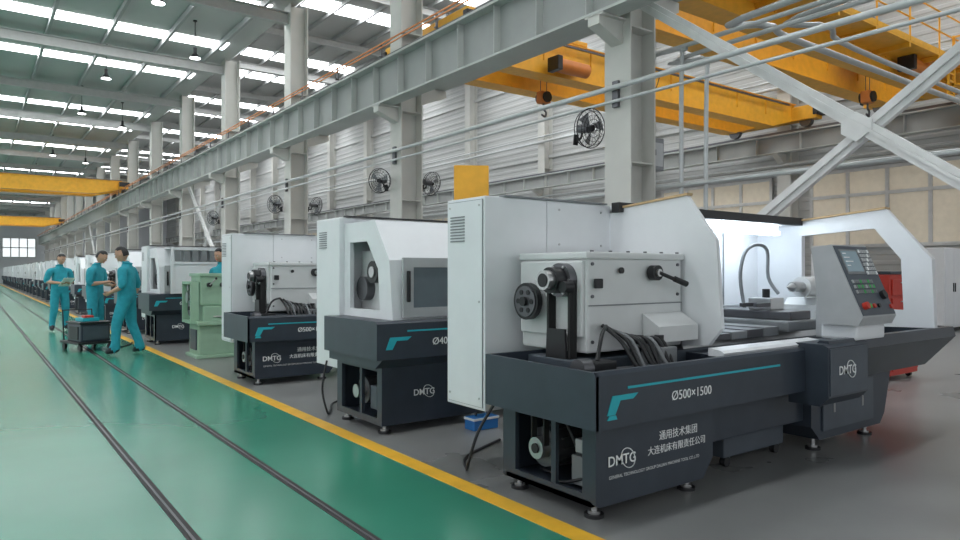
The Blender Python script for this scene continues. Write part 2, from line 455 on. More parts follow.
def control(b, x0, x1, yt=2.52, ybm=2.30, z0=1.02, z1=1.55):
    b.prism([(yt, z1), (ybm, z0+.01), (ybm+.03, z0-.05), (ybm+.3, z0-.05), (yt+.15, z1-.02)], 'x', x0, x1, LGREY)
    o = Vector((x0, yt, z1)); u = Vector((1, 0, 0)); v = (Vector((x0, ybm, z0+.01))-o); H = v.length; v.normalize(); n = v.cross(u).normalized()
    if n.y > 0: n = -n
    W = x1-x0
    def pl(a0, a1, c0, c1, h, m):
        q = [o+u*a+v*c for (a, c) in ((a0, c0), (a1, c0), (a1, c1), (a0, c1))]
        b.add(q+[p+n*h for p in q], [(0,1,2,3),(7,6,5,4),(0,4,5,1),(1,5,6,2),(2,6,7,3),(3,7,4,0)], m)
    pl(.012, W-.012, .012, H-.012, .006, SLATE2)
    pl(.05, W*.60, .04, H*.42, .010, GREY); pl(.065, W*.60-.015, .055, H*.42-.02, .012, SCREEN)
    for i in range(4): pl(.08, .08+.05+.03*((i*7) % 3), .07+i*.032, .077+i*.032, .0135, DECAL)
    for i in range(6):
        for j in range(6):
            a = W*.64+i*W*.053; c = .04+j*H*.062
            pl(a, a+W*.038, c, c+H*.045, .014, LGREY if (i+j) % 5 else DECAL)
    for i in range(11):
        for j in range(3):
            a = .05+i*W*.055; c = H*.50+j*H*.07
            pl(a, a+W*.035, c, c+H*.045, .014, GREY if (i*j+i) % 4 else GRN if i % 3 else LGREY)
    for (fa, fc, r, m, h) in ((.14, .86, .026, RED, .04), (.30, .86, .016, GRN, .02), (.42, .86, .016, RED, .02), (.56, .86, .016, BLACK, .02), (.80, .72, .034, BLACK, .035), (.92, .88, .018, RED, .02)):
        p = o+u*W*fa+v*H*fc; b.cyl(p+n*.005, p+n*h, r, m)

def base_feet(b, pts):
    for (x, y) in pts:
        b.cyl((x, y, 0), (x, y, .02), .055, BLACK); b.cyl((x, y, .02), (x, y, .035), .035, STEEL); b.cyl((x, y, .02), (x, y, .10), .018, STEEL, seg=8)

def lathe():
    b = B((-2.6, -2.5, 0))
    X0, X1, Y0, Y1, Z0, Z1 = 2.70, 3.74, 2.62, 3.42, .075, .53
    b.prism([(X0, Z0+.02), (X0+.03, Z0), (X1-.10, Z0), (X1, Z0+.12), (X1, Z1), (X0, Z1)], 'y', Y0, Y0+.03, SLATE)
    b.box(X0, X1, Y1-.03, Y1, Z0, Z1, SLATE); b.box(X1-.03, X1, Y0+.03, Y1-.03, Z0+.1, Z1, SLATE)
    b.box(X0, X1-.1, Y0+.03, Y1-.03, Z0, Z0+.03, SLATE)
    b.ring([(Y0+.03, Z0+.0), (Y1-.03, Z0+.0), (Y1-.03, Z1), (Y0+.03, Z1)], [(Y0+.10, Z0+.06), (Y1-.12, Z0+.06), (Y1-.12, Z1-.03), (Y0+.10, Z1-.03)], 'x', X0, X0+.03, SLATE)
    b.box(X0+.45, X0+.48, Y0+.03, Y1-.03, Z0, Z1, BLACK)
    b.box(X0+.005, X0+.03, 2.96-.02, 2.96+.02, Z0, Z1, SLATE)
    b.cyl((2.80, 3.15, .29), (3.14, 3.15, .29), .12, DSTEEL)
    for i in range(12):
        a = 2*math.pi*i/12
        b.box(2.85, 3.1, 3.15+math.cos(a)*.125-.005, 3.15+math.cos(a)*.125+.005, .29+math.sin(a)*.125-.005, .29+math.sin(a)*.125+.005, DSTEEL)
    b.cyl((2.735, 3.15, .29), (2.80, 3.15, .29), .065, STEEL); b.cyl((2.725, 3.15, .29), (2.735, 3.15, .29), .03, BLACK)
    b.box(2.79, 2.90, 2.78, 2.90, .13, .30, GREY, .01)
    b.box(2.78, 2.86, 2.80, 2.86, .32, .40, LGREY, .01)
    b.tube([(2.80, 2.85, .32), (2.78, 2.9, .44), (2.82, 3.0, .5)], .012, BLACK, 6, 4)
    b.tube([(2.80, 2.80, .18), (2.76, 2.95, .13), (2.80, 3.05, .15), (2.83, 3.2, .14)], .010, BLACK, 6, 4)
    for dy in (-.055, .055):
        b.box(2.75, 2.79, 3.15+dy-.006, 3.15+dy+.006, .28, .53, RUBBER)
    base_feet(b, [(X0+.07, Y0+.08), (X1-.16, Y0+.08), (X0+.07, Y1-.08), (X1-.16, Y1-.08)])
    logo(b, 2.79, Y0-.004, .285, .080)
    for dx in (0, .0018):
        b.text('通用技术集团', (3.22+dx, Y0-.003-dx*.1, .375), (1, 0, 0), (0, 0, 1), .060, DECAL)
        b.text('大连机床有限责任公司', (3.12+dx, Y0-.003-dx*.1, .30), (1, 0, 0), (0, 0, 1), .054, DECAL)
    b.text('GENERAL TECHNOLOGY GROUP DALIAN MACHINE TOOL CO.,LTD', (2.80, Y0-.003, .215), (1, 0, 0), (0, 0, 1), .026, DECAL)
    # central and right pedestal
    b.box(3.74, 5.0, 2.72, 3.35, .24, .54, SLATE, .01)
    b.prism([(5.0, .2), (5.12, .09), (6.1, .09), (6.18, .17), (6.3, .54), (5.0, .54)], 'y', 2.66, 3.4, SLATE)
    b.box(5.15, 5.95, 2.645, 2.66, .15, .50, SLATE2, .006)
    for xx in (5.3, 5.75): b.box(xx, xx+.02, 2.64, 2.646, .28, .36, STEEL)
    base_feet(b, [(5.17, 2.74), (6.0, 2.74), (5.17, 3.3), (6.0, 3.3)])
    b.box(4.15, 4.9, 2.82, 3.3, .07, .24, SLATE2, .01)
    for xx in (4.22, 4.84): b.cyl((xx, 2.84, .035), (xx, 2.88, .035), .035, BLACK); b.cyl((xx, 3.22, .035), (xx, 3.26, .035), .035, BLACK)
    # pan left
    b.prism([(2.5, .53), (2.5, .81), (2.515, .83), (2.55, .83), (2.55, .57), (3.44, .57), (3.44, .53)], 'x', 2.58, 4.70, SLATE)
    b.prism([(2.50, .53), (2.50, .81), (2.515, .83), (3.44, .84), (3.44, .53)], 'x', 2.575, 2.60, SLATE)
    b.box(2.60, 3.9, 3.42, 3.44, .57, .84, SLATE)
    b.box(2.60, 4.7, 2.551, 2.57, .57, .815, SLATE2)
    b.box(2.82, 4.30, 2.496, 2.50, .728, .741, TEAL)
    b.prism([(2.66, .60), (2.70, .70), (2.90, .70), (2.86, .672), (2.76, .672), (2.72, .60)], 'y', 2.496, 2.50, TEAL)
    b.prism([(2.66, .575), (2.675, .597), (2.725, .597), (2.735, .575)], 'y', 2.496, 2.50, TEAL)
    for dx in (0, .0025): b.text('Ø500×1500', (3.18+dx, 2.497-dx*.1, .625), (1, 0, 0), (0, 0, 1), .076, DECAL)
    # right apron trough
    b.prism([(2.38, .88), (2.36, .80), (2.60, .53), (3.6, .53), (3.6, .66), (2.66, .66), (2.44, .88)], 'x', 4.70, 6.80, SLATE)
    b.prism([(2.38, .88), (2.36, .80), (2.60, .53), (3.6, .53), (3.6, .9)], 'x', 6.80, 6.83, SLATE)
    b.box(5.3, 6.7, 2.372, 2.376, .835, .845, LGREY)
    b.prism([(2.34, .84), (2.34, .50), (2.40, .44), (2.62, .44), (2.62, .86), (2.38, .86)], 'x', 4.62, 5.18, SLATE)
    b.box(4.64, 5.16, 2.333, 2.34, .515, .83, SLATE2)
    logo(b, 4.74, 2.328, .65, .085)
    b.prism([(2.56, .82), (2.545, .845), (2.57, .86), (2.66, .87), (2.66, .82)], 'x', 3.75, 4.95, WHITE)
    # bed and ways
    b.box(2.9, 6.45, 2.98, 3.42, .57, .82, SLATE2, .01)
    for yy in (3.0, 3.32): b.prism([(yy, .82), (yy+.08, .82), (yy+.06, .88), (yy+.02, .88)], 'x', 3.95, 6.45, STEEL)
    b.box(3.95, 6.45, 2.66, 2.98, .60, .80, SLATE)
    for i in range(5): b.box(4.02+i*.2, 4.22+i*.2, 2.95-.006*i, 3.48+.006*i, .86, .90+.008*i, DSTEEL if i % 2 else GREY, .006)
    b.cyl((3.99, 3.28, 1.25), (4.06, 3.28, 1.25), .11, DSTEEL); b.cyl((4.06, 3.28, 1.25), (4.18, 3.28, 1.25), .14, STEEL, seg=32)
    for i in range(3):
        a = 2*math.pi*i/3; b.M = b.M @ Matrix.Translation((4.18, 3.28, 1.25)) @ Matrix.Rotation(a, 4, 'X')
        b.box(0, .05, -.02, .02, .03, .12, DSTEEL, .004); b.M = Matrix.Translation((-2.6, -2.5, 0))
    b.box(5.02, 5.6, 2.85, 3.55, .89, .97, GREY, .015); b.box(5.14, 5.45, 2.9, 3.6, .97, 1.04, DSTEEL, .01)
    b.box(5.2, 5.4, 3.1, 3.3, 1.04, 1.14, STEEL, .008); b.cyl((5.3, 3.2, 1.14), (5.3, 3.2, 1.21), .03, BLACK)
    for s in (0, .12): b.box(5.0, 5.2, 3.1+s, 3.13+s, 1.07, 1.10, DSTEEL)
    b.box(4.55, 4.95, 3.55, 3.75, .86, .98, DSTEEL, .01); b.box(4.6, 4.7, 3.55, 3.7, .98, 1.05, BLACK, .01)
    b.prism([(5.92, .88), (5.92, 1.06), (5.98, 1.12), (6.3, 1.12), (6.36, .88)], 'y', 3.02, 3.4, CREAM)
    b.cyl((5.85, 3.2, 1.22), (6.35, 3.2, 1.22), .09, CREAM); b.cyl((5.7, 3.2, 1.22), (5.86, 3.2, 1.22), .045, STEEL); b.cyl((5.62, 3.2, 1.22), (5.7, 3.2, 1.22), .005, STEEL, .035)
    b.cyl((6.35, 3.2, 1.22), (6.38, 3.2, 1.22), .1, STEEL)
    # rear enclosure
    b.box(2.75, 3.30, 3.68, 4.13, .42, 1.86, WHITE, .006); b.box(3.304, 3.95, 3.68, 4.13, .42, 1.86, WHITE, .006)
    b.box(3.28, 3.33, 3.69, 4.12, .43, 1.85, GREY)
    b.box(3.95, 6.5, 4.02, 4.13, .42, 1.86, WHITE)
    b.box(3.95, 6.5, 3.5, 4.02, .60, .86, LGREY)
    b.box(3.95, 6.5, 3.60, 4.02, 1.80, 1.86, WHITE)
    b.box(3.90, 6.52, 3.54, 3.62, 1.80, 1.875, BLACK, .006)
    b.box(2.9, 3.9, 3.66, 3.72, 1.861, 1.872, GREY)
    b.box(2.745, 2.75, 3.70, 4.11, .44, 1.84, GREY)
    b.box(2.740, 2.746, 3.703, 4.107, .444, 1.836, WHITE)
    for i in range(9):
        b.box(2.734, 2.740, 3.90, 4.07, 1.56+i*.021, 1.568+i*.021, GREY)
    for (yy, zz) in ((3.73, .5), (3.73, 1.8), (4.08, .5), (4.08, 1.8), (3.73, 1.15)): b.cyl((2.735, yy, zz), (2.740, yy, zz), .008, STEEL, seg=8)
    for xx in (3.42, 3.85):
        for zz in (1.55, 1.8): b.cyl((xx, 3.675, zz), (xx, 3.68, zz), .008, STEEL, seg=8)
    for xx in (4.6, 5.25, 5.9): b.box(xx, xx+.012, 4.010, 4.02, .86, 1.8, GREY)
    b.box(3.99, 6.49, 3.96, 4.02, 1.02, 1.03, LGREY)
    b.box(4.3, 6.3, 3.68, 3.74, 1.74, 1.80, LED)
    b.box(5.25, 6.2, 3.60, 3.66, 1.70, 1.735, LED)
    b.tube([(5.55, 3.55, .98), (5.55, 3.6, 1.3), (5.62, 3.6, 1.52), (5.80, 3.6, 1.60), (5.98, 3.6, 1.55), (6.0, 3.6, 1.3), (6.0, 3.5, 1.15)], .016, GREY, 8, 5)
    for i in range(5): b.box(4.9+i*.12, 4.97+i*.12, 3.78, 3.86, .86, .96+.03*(i % 2), BLUE if i % 3 == 0 else DSTEEL, .005)
    # end panels
    b.prism([(3.68, .80), (3.68, 1.82), (2.97, 1.875), (2.74, 1.56), (2.70, .98), (2.80, .86)], 'x', 3.95, 3.985, WHITE)
    b.prism([(3.60, 1.828), (3.60, 1.842), (2.96, 1.893), (2.96, 1.877)], 'x', 3.935, 4.0, TAN)
    b.ring([(3.68, .84), (3.68, 1.83), (2.78, 1.905), (2.42, 1.46), (2.40, .88)], [(3.55, 1.02), (3.55, 1.70), (2.88, 1.74), (2.66, 1.46), (2.64, 1.02)], 'x', 6.5, 6.56, WHITE)
    b.prism([(3.60, 1.84), (3.60, 1.856), (2.78, 1.925), (2.78, 1.907)], 'x', 6.48, 6.58, TAN)
    b.box(6.5, 6.55, 3.68, 4.13, .42, 1.86, WHITE)
    # headstock
    b.box(3.02, 3.93, 3.0, 3.62, .85, 1.44, CREAM, .02)
    b.box(3.0, 3.94, 2.985, 3.63, 1.43, 1.475, CREAM, .012)
    b.box(3.03, 3.92, 2.992, 3.0, 1.14, 1.147, GREY)
    b.prism([(2.86, .90), (2.86, 1.00), (2.995, 1.08), (2.995, .90)], 'x', 3.52, 3.92, CREAM)
    for xx in (3.06, 3.88):
        for zz in (.92, 1.2, 1.40): b.cyl((xx, 2.99, zz), (xx, 3.0, zz), .011, DSTEEL, seg=8)
    for i in range(6): b.cyl((3.08+i*.165, 3.02, 1.475), (3.08+i*.165, 3.02, 1.485), .012, DSTEEL, seg=8)
    b.box(2.99, 3.02, 3.02, 3.6, .95, 1.42, CREAM, .01)
    b.cyl((2.93, 3.16, 1.30), (2.99, 3.16, 1.30), .105, DSTEEL, seg=32); b.cyl((2.85, 3.16, 1.30), (2.93, 3.16, 1.30), .08, BLACK, seg=32)
    b.cyl((2.80, 3.16, 1.30), (2.85, 3.16, 1.30), .06, STEEL, seg=24); b.cyl((2.795, 3.16, 1.30), (2.80, 3.16, 1.30), .042, BLACK, seg=24)
    for i in range(6):
        a = 2*math.pi*i/6; b.cyl((2.922, 3.16+math.cos(a)*.093, 1.30+math.sin(a)*.093), (2.93, 3.16+math.cos(a)*.093, 1.30+math.sin(a)*.093), .009, STEEL, seg=8)
    b.cyl((2.86, 3.05, 1.26), (2.93, 3.05, 1.26), .035, BLACK, seg=16)
    b.cyl((2.94, 3.44, 1.16), (2.99, 3.44, 1.16), .03, STEEL)
    b.cyl((2.90, 3.44, 1.16), (2.94, 3.44, 1.16), .12, BLACK, seg=32); b.cyl((2.893, 3.44, 1.16), (2.90, 3.44, 1.16), .10, DSTEEL, seg=32); b.cyl((2.87, 3.44, 1.16), (2.893, 3.44, 1.16), .03, BLACK)
    for i in range(6):
        a = 2*math.pi*i/6; b.cyl((2.889, 3.44+math.cos(a)*.066, 1.16+math.sin(a)*.066), (2.893, 3.44+math.cos(a)*.066, 1.16+math.sin(a)*.066), .017, BLACK, seg=12)
    for i in range(5):
        x = 2.925+i*.013
        b.box(x, x+.009, 3.245, 3.262, .60, 1.30, RUBBER); b.box(x, x+.009, 3.055, 3.072, .60, 1.30, RUBBER)
    b.cyl((2.91, 3.16, .66), (3.0, 3.16, .66), .10, BLACK, seg=28)
    b.prism([(3.06, .62), (3.26, .62), (3.24, 1.0), (3.08, 1.0)], 'x', 2.905, 2.922, BLACK)
    # lever
    b.cyl((3.60, 2.985, 1.345), (3.60, 2.93, 1.345), .05, BLACK); b.cyl((3.60, 2.93, 1.345), (3.60, 2.915, 1.345), .025, STEEL)
    b.tube([(3.60, 2.92, 1.345), (3.70, 2.90, 1.31), (3.80, 2.88, 1.28)], .013, BLACK, 8); b.tube([(3.72, 2.895, 1.305), (3.82, 2.875, 1.27)], .02, BLACK, 8)
    b.cyl((3.30, 2.985, 1.36), (3.30, 2.97, 1.36), .02, BLACK)
    b.box(3.06, 3.12, 2.96, 2.985, 1.25, 1.31, BLACK, .006)
    # lower gear motor, hoses
    b.box(3.0, 3.12, 2.72, 2.86, .60, .78, BLACK, .01); b.cyl((2.96, 2.79, .74), (3.2, 2.79, .74), .05, DSTEEL)
    b.cyl((2.74, 2.80, .80), (2.82, 2.80, .80), .06, DSTEEL); b.box(2.82, 3.0, 2.74, 2.86, .60, .84, BLACK, .01)
    for i in range(9):
        x = 3.14+i*.045
        b.tube([(x, 2.99, 1.02-.018*i), (x+.02, 2.85-.01*(i % 2), .93), (x+.05, 2.75, .78-.02*(i % 3)), (x+.16, 2.70, .70), (x+.34, 2.66, .64)], .013, GREY if i in (2, 6) else BLACK, 7, 4)
    b.tube([(2.9, 2.8, .84), (2.98, 2.84, .98), (3.1, 2.92, 1.02), (3.16, 2.99, 1.0)], .012, BLACK, 7, 4)
    b.box(3.45, 3.6, 2.78, 2.95, .60, .88, GREY, .01); b.cyl((3.52, 2.86, .88), (3.52, 2.86, .95), .03, BLACK)
    # control
    control(b, 5.02, 5.54)
    b.box(5.06, 5.50, 2.36, 2.62, .86, .98, WHITE, .02)
    b.box(5.14, 5.44, 2.62, 2.70, .86, 1.45, LGREY, .01)
    return b
L1 = lathe().obj('cnc_lathe', (2.6, 2.5, 0))
L3 = dup(L1, (2.6, 8.05, 0))

# ------------------------------------------------------------------ LATHE (closed guard)
def lathe2():
    b = B()
    b.prism([(0, .64), (0, .93), (.02, .95), (1.02, .95), (1.02, .64)], 'x', 0, 3.3, SLATE)
    b.prism([(.0, .64), (.12, .56), (1.02, .56), (1.02, .64)], 'x', .05, 3.2, SLATE)
    b.box(.28, 1.75, -.004, 0, .86, .873, TEAL)
    b.prism([(.08, .72), (.12, .82), (.32, .82), (.28, .79), (.18, .79), (.14, .72)], 'y', -.004, 0, TEAL)
    for dx in (0, .003): b.text('Ø400×1000', (.52+dx, -.004-dx*.1, .74), (1, 0, 0), (0, 0, 1), .085, DECAL)
    for (x0, x1) in ((.12, 1.25), (2.2, 3.1)):
        b.prism([(x0, .09), (x0+.03, .075), (x1-.08, .075), (x1, .15), (x1, .56), (x0, .56)], 'y', .14, .17, SLATE)
        b.box(x0+.5, x1-.05, .17, 1.0, .10, .56, SLATE)
        b.ring([(.14, .075), (1.0, .075), (1.0, .56), (.14, .56)], [(.22, .13), (.9, .13), (.9, .52), (.22, .52)], 'x', x0, x0+.03, SLATE)
        b.box(x0, x0+.5, .97, 1.0, .075, .56, SLATE); b.box(x0, x0+.5, .17, 1.0, .075, .10, SLATE)
        b.cyl((x0+.12, .7, .29), (x0+.45, .7, .29), .12, DSTEEL); b.cyl((x0+.04, .7, .29), (x0+.12, .7, .29), .06, STEEL)
        b.box(x0+.04, x0+.12, .30, .42, .18, .38, SLATE2, .01)
        b.box(x0, x0+.03, .5, .54, .09, .54, SLATE)
        base_feet(b, [(x0+.07, .22), (x1-.14, .22), (x0+.07, .92), (x1-.14, .92)])
    logo(b, .42, .136, .30, .075)
    b.box(1.25, 2.2, .2, .95, .3, .56, SLATE)
    b.box(.15, 3.0, 1.02, 1.55, .45, 1.86, WHITE, .012)
    for i in range(8): b.box(.143, .15, 1.3, 1.47, 1.58+i*.021, 1.588+i*.021, GREY)
    b.box(.2, 2.9, .98, 1.04, 1.862, 1.875, BLACK)
    out = [(1.02, .95), (1.02, 1.80), (.42, 1.80), (.16, 1.45), (.10, .95)]
    inn = [(.90, 1.02), (.90, 1.62), (.56, 1.62), (.36, 1.38), (.32, 1.02)]
    b.ring(out, inn, 'x', .20, .24, WHITE)
    b.box(.36, 1.2, .42, 1.0, .95, 1.55, CREAM, .02)
    b.cyl((.27, .6, 1.35), (.36, .6, 1.35), .1, BLACK); b.cyl((.26, .6, 1.35), (.27, .6, 1.35), .05, STEEL)
    b.cyl((.28, .82, 1.2), (.36, .82, 1.2), .11, DSTEEL)
    b.box(.24, 2.3, .42, 1.02, 1.78, 1.80, WHITE)
    b.prism([(.42, 1.80), (.16, 1.45), (.18, 1.43), (.44, 1.78)], 'x', .24, 2.3, WHITE)
    b.prism([(.16, 1.45), (.10, .95), (.13, .95), (.19, 1.45)], 'x', .24, 2.3, WHITE)
    b.ring([(.28, .97), (1.5, .97), (1.5, 1.47), (.28, 1.47)], [(.38, 1.05), (1.38, 1.05), (1.38, 1.39), (.38, 1.39)], 'y', .065, .09, LGREY)
    b.box(.37, 1.39, .088, .10, 1.04, 1.40, GLASS)
    b.box(.82, .86, .06, .09, 1.04, 1.40, LGREY)
    b.box(.31, .34, .04, .065, 1.1, 1.36, BLACK, .008)
    b.prism([(1.02, .95), (1.02, 1.83), (.35, 1.90), (.03, 1.52), (.0, .95)], 'x', 2.3, 2.36, WHITE)
    b.prism([(1.02, 1.79), (1.02, 1.83), (.35, 1.90), (.35, 1.86)], 'x', 1.7, 2.3, WHITE)
    b.prism([(.35, 1.90), (.03, 1.52), (.06, 1.5), (.38, 1.86)], 'x', 1.7, 2.3, WHITE)
    b.prism([(.03, 1.52), (0, .95), (.03, .95), (.06, 1.52)], 'x', 1.7, 2.3, WHITE)
    b.box(1.80, 2.2, -.004, .02, 1.05, 1.42, GLASS)
    b.M = Matrix.Translation((2.45-4.86, -2.3, .05)); control(b, 4.86, 5.36); b.M = Matrix()
    b.box(2.5, 2.9, .06, .32, .95, 1.05, WHITE, .02)
    return b
L2 = lathe2().obj('cnc_lathe', (2.6, 4.92, 0))
y = 13.7; i = 0; L4 = None
while y < 92:
    o = dup(L2 if i % 3 != 2 else L1, (2.6, y, 0)); y += 2.85; i += 1
    if L4 is None: L4 = o

b = B()
b.ring([(.35, 1.50), (1.7, 1.50), (1.7, 1.80), (.35, 1.80)], [(.4, 1.54), (1.65, 1.54), (1.65, 1.76), (.4, 1.76)], 'y', -.1, -.07, WHITE)
for i in range(8): b.box(.42+i*.155, .52+i*.155, -.095, -.08, 1.55, 1.75, GREY)
b.box(.35, 1.7, -.07, -.06, .95, 1.5, WHITE)
b.box(.35, .4, -.1, -.07, .95, 1.5, WHITE); b.box(1.65, 1.7, -.1, -.07, .95, 1.5, WHITE)
b.box(.35, 1.7, -.07, .42, 1.785, 1.80, WHITE)
g = b.obj('guard_louver'); g.parent = L4

# ------------------------------------------------------------------ pale green lathe
b = B()
b.box(0, .65, 0, .6, .04, .52, PGREEN, .02); b.box(-.05, .7, -.05, .65, 0, .05, PGREEN, .01)
b.box(1.9, 2.4, 0, .6, 0, .52, PGREEN, .02)
b.box(-.05, 2.5, -.08, .7, .52, .58, PGREEN, .01)
b.box(.1, 2.4, .12, .5, .58, .82, PGREEN, .015)
for yy in (.14, .40): b.prism([(yy, .82), (yy+.08, .82), (yy+.06, .87), (yy+.02, .87)], 'x', .8, 2.4, STEEL)
b.box(.02, .78, .02, .6, .82, 1.30, PGREEN, .03); b.box(0, .8, 0, .62, 1.28, 1.33, PGREEN, .01)
b.box(.05, .6, -.04, .1, .55, .82, PGREEN, .02)
b.cyl((-.06, .3, 1.1), (.02, .3, 1.1), .10, DSTEEL); b.cyl((-.1, .3, 1.1), (-.06, .3, 1.1), .05, STEEL)
b.cyl((.78, .3, 1.1), (.92, .3, 1.1), .13, STEEL)
for xx in (.15, .35, .6):
    b.cyl((xx, .02, 1.15), (xx, -.05, 1.15), .035, BLACK); b.tube([(xx, -.05, 1.15), (xx+.08, -.1, 1.25)], .01, STEEL, 6); b.sphere((xx+.08, -.1, 1.25), .02, BLACK, 8)
b.box(1.2, 1.6, -.02, .62, .87, .98, PGREEN, .02); b.box(1.2, 1.6, -.12, -.02, .6, .9, PGREEN, .02)
b.cyl((1.3, -.12, .78), (1.3, -.2, .78), .09, STEEL); b.box(1.3, 1.45, .2, .35, .98, 1.12, STEEL, .01)
b.box(2.0, 2.35, .14, .48, .87, 1.05, PGREEN, .02); b.cyl((1.9, .3, 1.12), (2.4, .3, 1.12), .07, PGREEN); b.circle((2.45, .3, 1.12), (1, 0, 0), .09, .01, STEEL); b.cyl((2.38, .3, 1.12), (2.46, .3, 1.12), .02, STEEL)
b.ring([(.03, .55), (.57, .55), (.57, 1.2), (.03, 1.2)], [(.07, .59), (.53, .59), (.53, 1.16), (.07, 1.16)], 'x', -.12, 0, PGREEN)
b.cyl((-.09, .22, .78), (-.05, .22, .78), .12, DSTEEL, seg=28); b.cyl((-.09, .40, .95), (-.05, .40, .95), .09, STEEL, seg=24); b.cyl((-.11, .22, .78), (-.09, .22, .78), .03, BLACK)
b.box(-.02, -.0, .12, .48, .12, .44, SLATE2, .005)
b.tube([(.2, -.02, .72), (1.9, -.06, .72)], .015, STEEL, 8); b.tube([(.2, -.05, .65), (1.9, -.06, .65)], .012, STEEL, 8)
b.obj('engine_lathe', (2.85, 11.25, 0))

# ------------------------------------------------------------------ misc objects
b = B()
b.cyl((0, 0, 0), (0, 0, .02), .16, BLACK); b.cyl((0, 0, .02), (0, 0, 2.32), .018, STEEL)
b.box(-.23, .23, -.03, .03, 2.30, 2.76, YEL, .01); b.box(-.20, .20, -.034, -.03, 2.33, 2.73, YEL)
s = b.obj('sign_post', (5.32, 7.42, 0)); s.rotation_euler = (0, 0, R(-32))

b = B()
b.box(0, .8, 0, .55, .06, 1.32, RED, .015); b.box(-.01, .81, -.01, .56, 1.32, 1.36, SLATE, .01)
for i in range(5): b.box(.04, .76, -.02, 0, .12+i*.235, .32+i*.235, RED, .008); b.box(.25, .55, -.035, -.02, .27+i*.235, .285+i*.235, STEEL)
for (xx, yy) in ((.08, .08), (.72, .08), (.08, .47), (.72, .47)): b.cyl((xx-.02, yy, .035), (xx+.02, yy, .035), .035, BLACK)
b.obj('tool_cabinet', (9.1, 3.85, 0))

b = B()
b.box(0, 1.0, 0, .6, .08, 1.9, WHITE, .015); b.box(.03, .97, .03, .57, 0, .08, BLACK)
for xx in (.03, .51): b.box(xx, xx+.46, -.015, 0, .14, 1.84, WHITE, .006)
for xx in (.44, .54): b.box(xx, xx+.02, -.035, -.015, .9, 1.1, BLACK)
cab = b.obj('electrical_cabinet', (20.3, 10.2, 0)); dup(cab, (20.3, 14.5, 0)); dup(cab, (17.5, 20.0, 0)); dup(cab, (15.2, 7.4, 0)); dup(cab, (17.6, 6.3, 0)); dup(cab, (18.7, 6.3, 0))
b = B()
b.box(0, 1.8, 0, .7, .80, .86, LGREY, .008)
for (xx, yy) in ((.05, .05), (1.69, .05), (.05, .59), (1.69, .59)): b.box(xx, xx+.06, yy, yy+.06, 0, .80, LGREY)
b.box(.05, 1.75, .05, .65, .2, .24, GREY); b.box(1.1, 1.7, .05, .6, .45, .8, LGREY, .01)
b.box(.2, .5, .1, .35, .86, .92, DSTEEL, .01); b.box(.25, .32, .12, .33, .92, 1.04, DSTEEL, .01); b.box(.38, .45, .12, .33, .92, 1.04, DSTEEL, .01); b.cyl((.45, .22, .97), (.62, .22, .97), .015, STEEL)
b.box(.9, 1.3, .2, .5, .86, 1.06, LGREY, .01); b.box(1.4, 1.65, .2, .5, .86, .98, RED, .01); b.box(.3, .8, .24, .5, .24, .5, LGREY, .01)
wb = b.obj('workbench', (12.6, 6.0, 0))
d2 = dup(L1, (12.5, 13.0, 0)); dup(L2, (12.5, 17.5, 0))

b = B()
b.box(-.13, .13, -.07, .07, 0, .11, BLUE, .01); b.box(-.135, .135, -.075, .075, .085, .105, DECAL, .003)
b.tube([(-.06, 0, .11), (-.05, 0, .14), (.05, 0, .14), (.06, 0, .11)], .006, BLACK, 6)
b.obj('tool_box', (3.55, 4.80, 0))

b = B()   # trolley
b.box(-.3, .3, -.4, .4, .12, .16, BLACK, .01)
for (xx, yy) in ((-.24, -.32), (.24, -.32), (-.24, .32), (.24, .32)): b.cyl((xx-.02, yy, .06), (xx+.02, yy, .06), .06, BLACK)
b.box(-.24, .24, -.34, .22, .16, .46, SLATE, .02); b.box(-.26, .26, -.36, .24, .46, .5, BLACK, .01)
b.box(-.2, .2, -.352, -.34, .2, .42, SLATE2, .004); b.box(-.252, -.24, -.25, .1, .2, .42, BLACK, .004)
b.box(-.15, .12, -.2, .12, .5, .56, TEAL, .01); b.box(-.1, .05, -.15, .0, .56, .6, RED, .01)
b.tube([(-.24, .36, .16), (-.24, .42, .68), (.24, .42, .68), (.24, .36, .16)], .014, BLACK, 8)
b.tube([(.2, .0, .2), (.5, -.1, .02), (.8, .2, .015), (1.0, .5, .015)], .012, BLACK, 6, 5)
t = b.obj('tool_trolley', (1.62, 13.75, 0)); t.rotation_euler = (0, 0, R(15))

b = B()
b.tube([(2.74, 6.2, .5), (2.66, 6.12, .25), (2.68, 6.05, .04), (2.8, 6.25, .012), (3.0, 6.6, .012), (3.4, 6.8, .012)], .010, BLACK, 8, 6)
b.obj('power_cable')
b = B()
b.tube([(2.78, 3.60, .5), (2.68, 3.66, .3), (2.64, 3.72, .08), (2.72, 3.85, .012), (2.9, 4.1, .012), (3.4, 4.35, .012)], .010, BLACK, 8, 6)
b.obj('power_cable')

# ------------------------------------------------------------------ workers
def skin_mesh(verts, edges, radii, root=0, sub=2):
    me = bpy.data.meshes.new('sk'); me.from_pydata(verts, edges, [])
    ob = bpy.data.objects.new('sk', me); bpy.context.collection.objects.link(ob)
    md = ob.modifiers.new('s', 'SKIN'); md.use_smooth_shade = True; md.branch_smoothing = .4
    sv = me.skin_vertices[0].data
    for i, r in enumerate(radii):
        sv[i].radius = r if isinstance(r, tuple) else (r, r); sv[i].use_root = (i == root)
    ss = ob.modifiers.new('u', 'SUBSURF'); ss.levels = sub; ss.render_levels = sub
    bpy.context.view_layer.update()
    out = bpy.data.meshes.new_from_object(ob.evaluated_get(bpy.context.evaluated_depsgraph_get()))
    bpy.data.objects.remove(ob); return out

def segd(p, a, c):
    ab = c-a; t = max(0, min(1, (p-a).dot(ab)/ab.length_squared)); return (p-(a+ab*t)).length

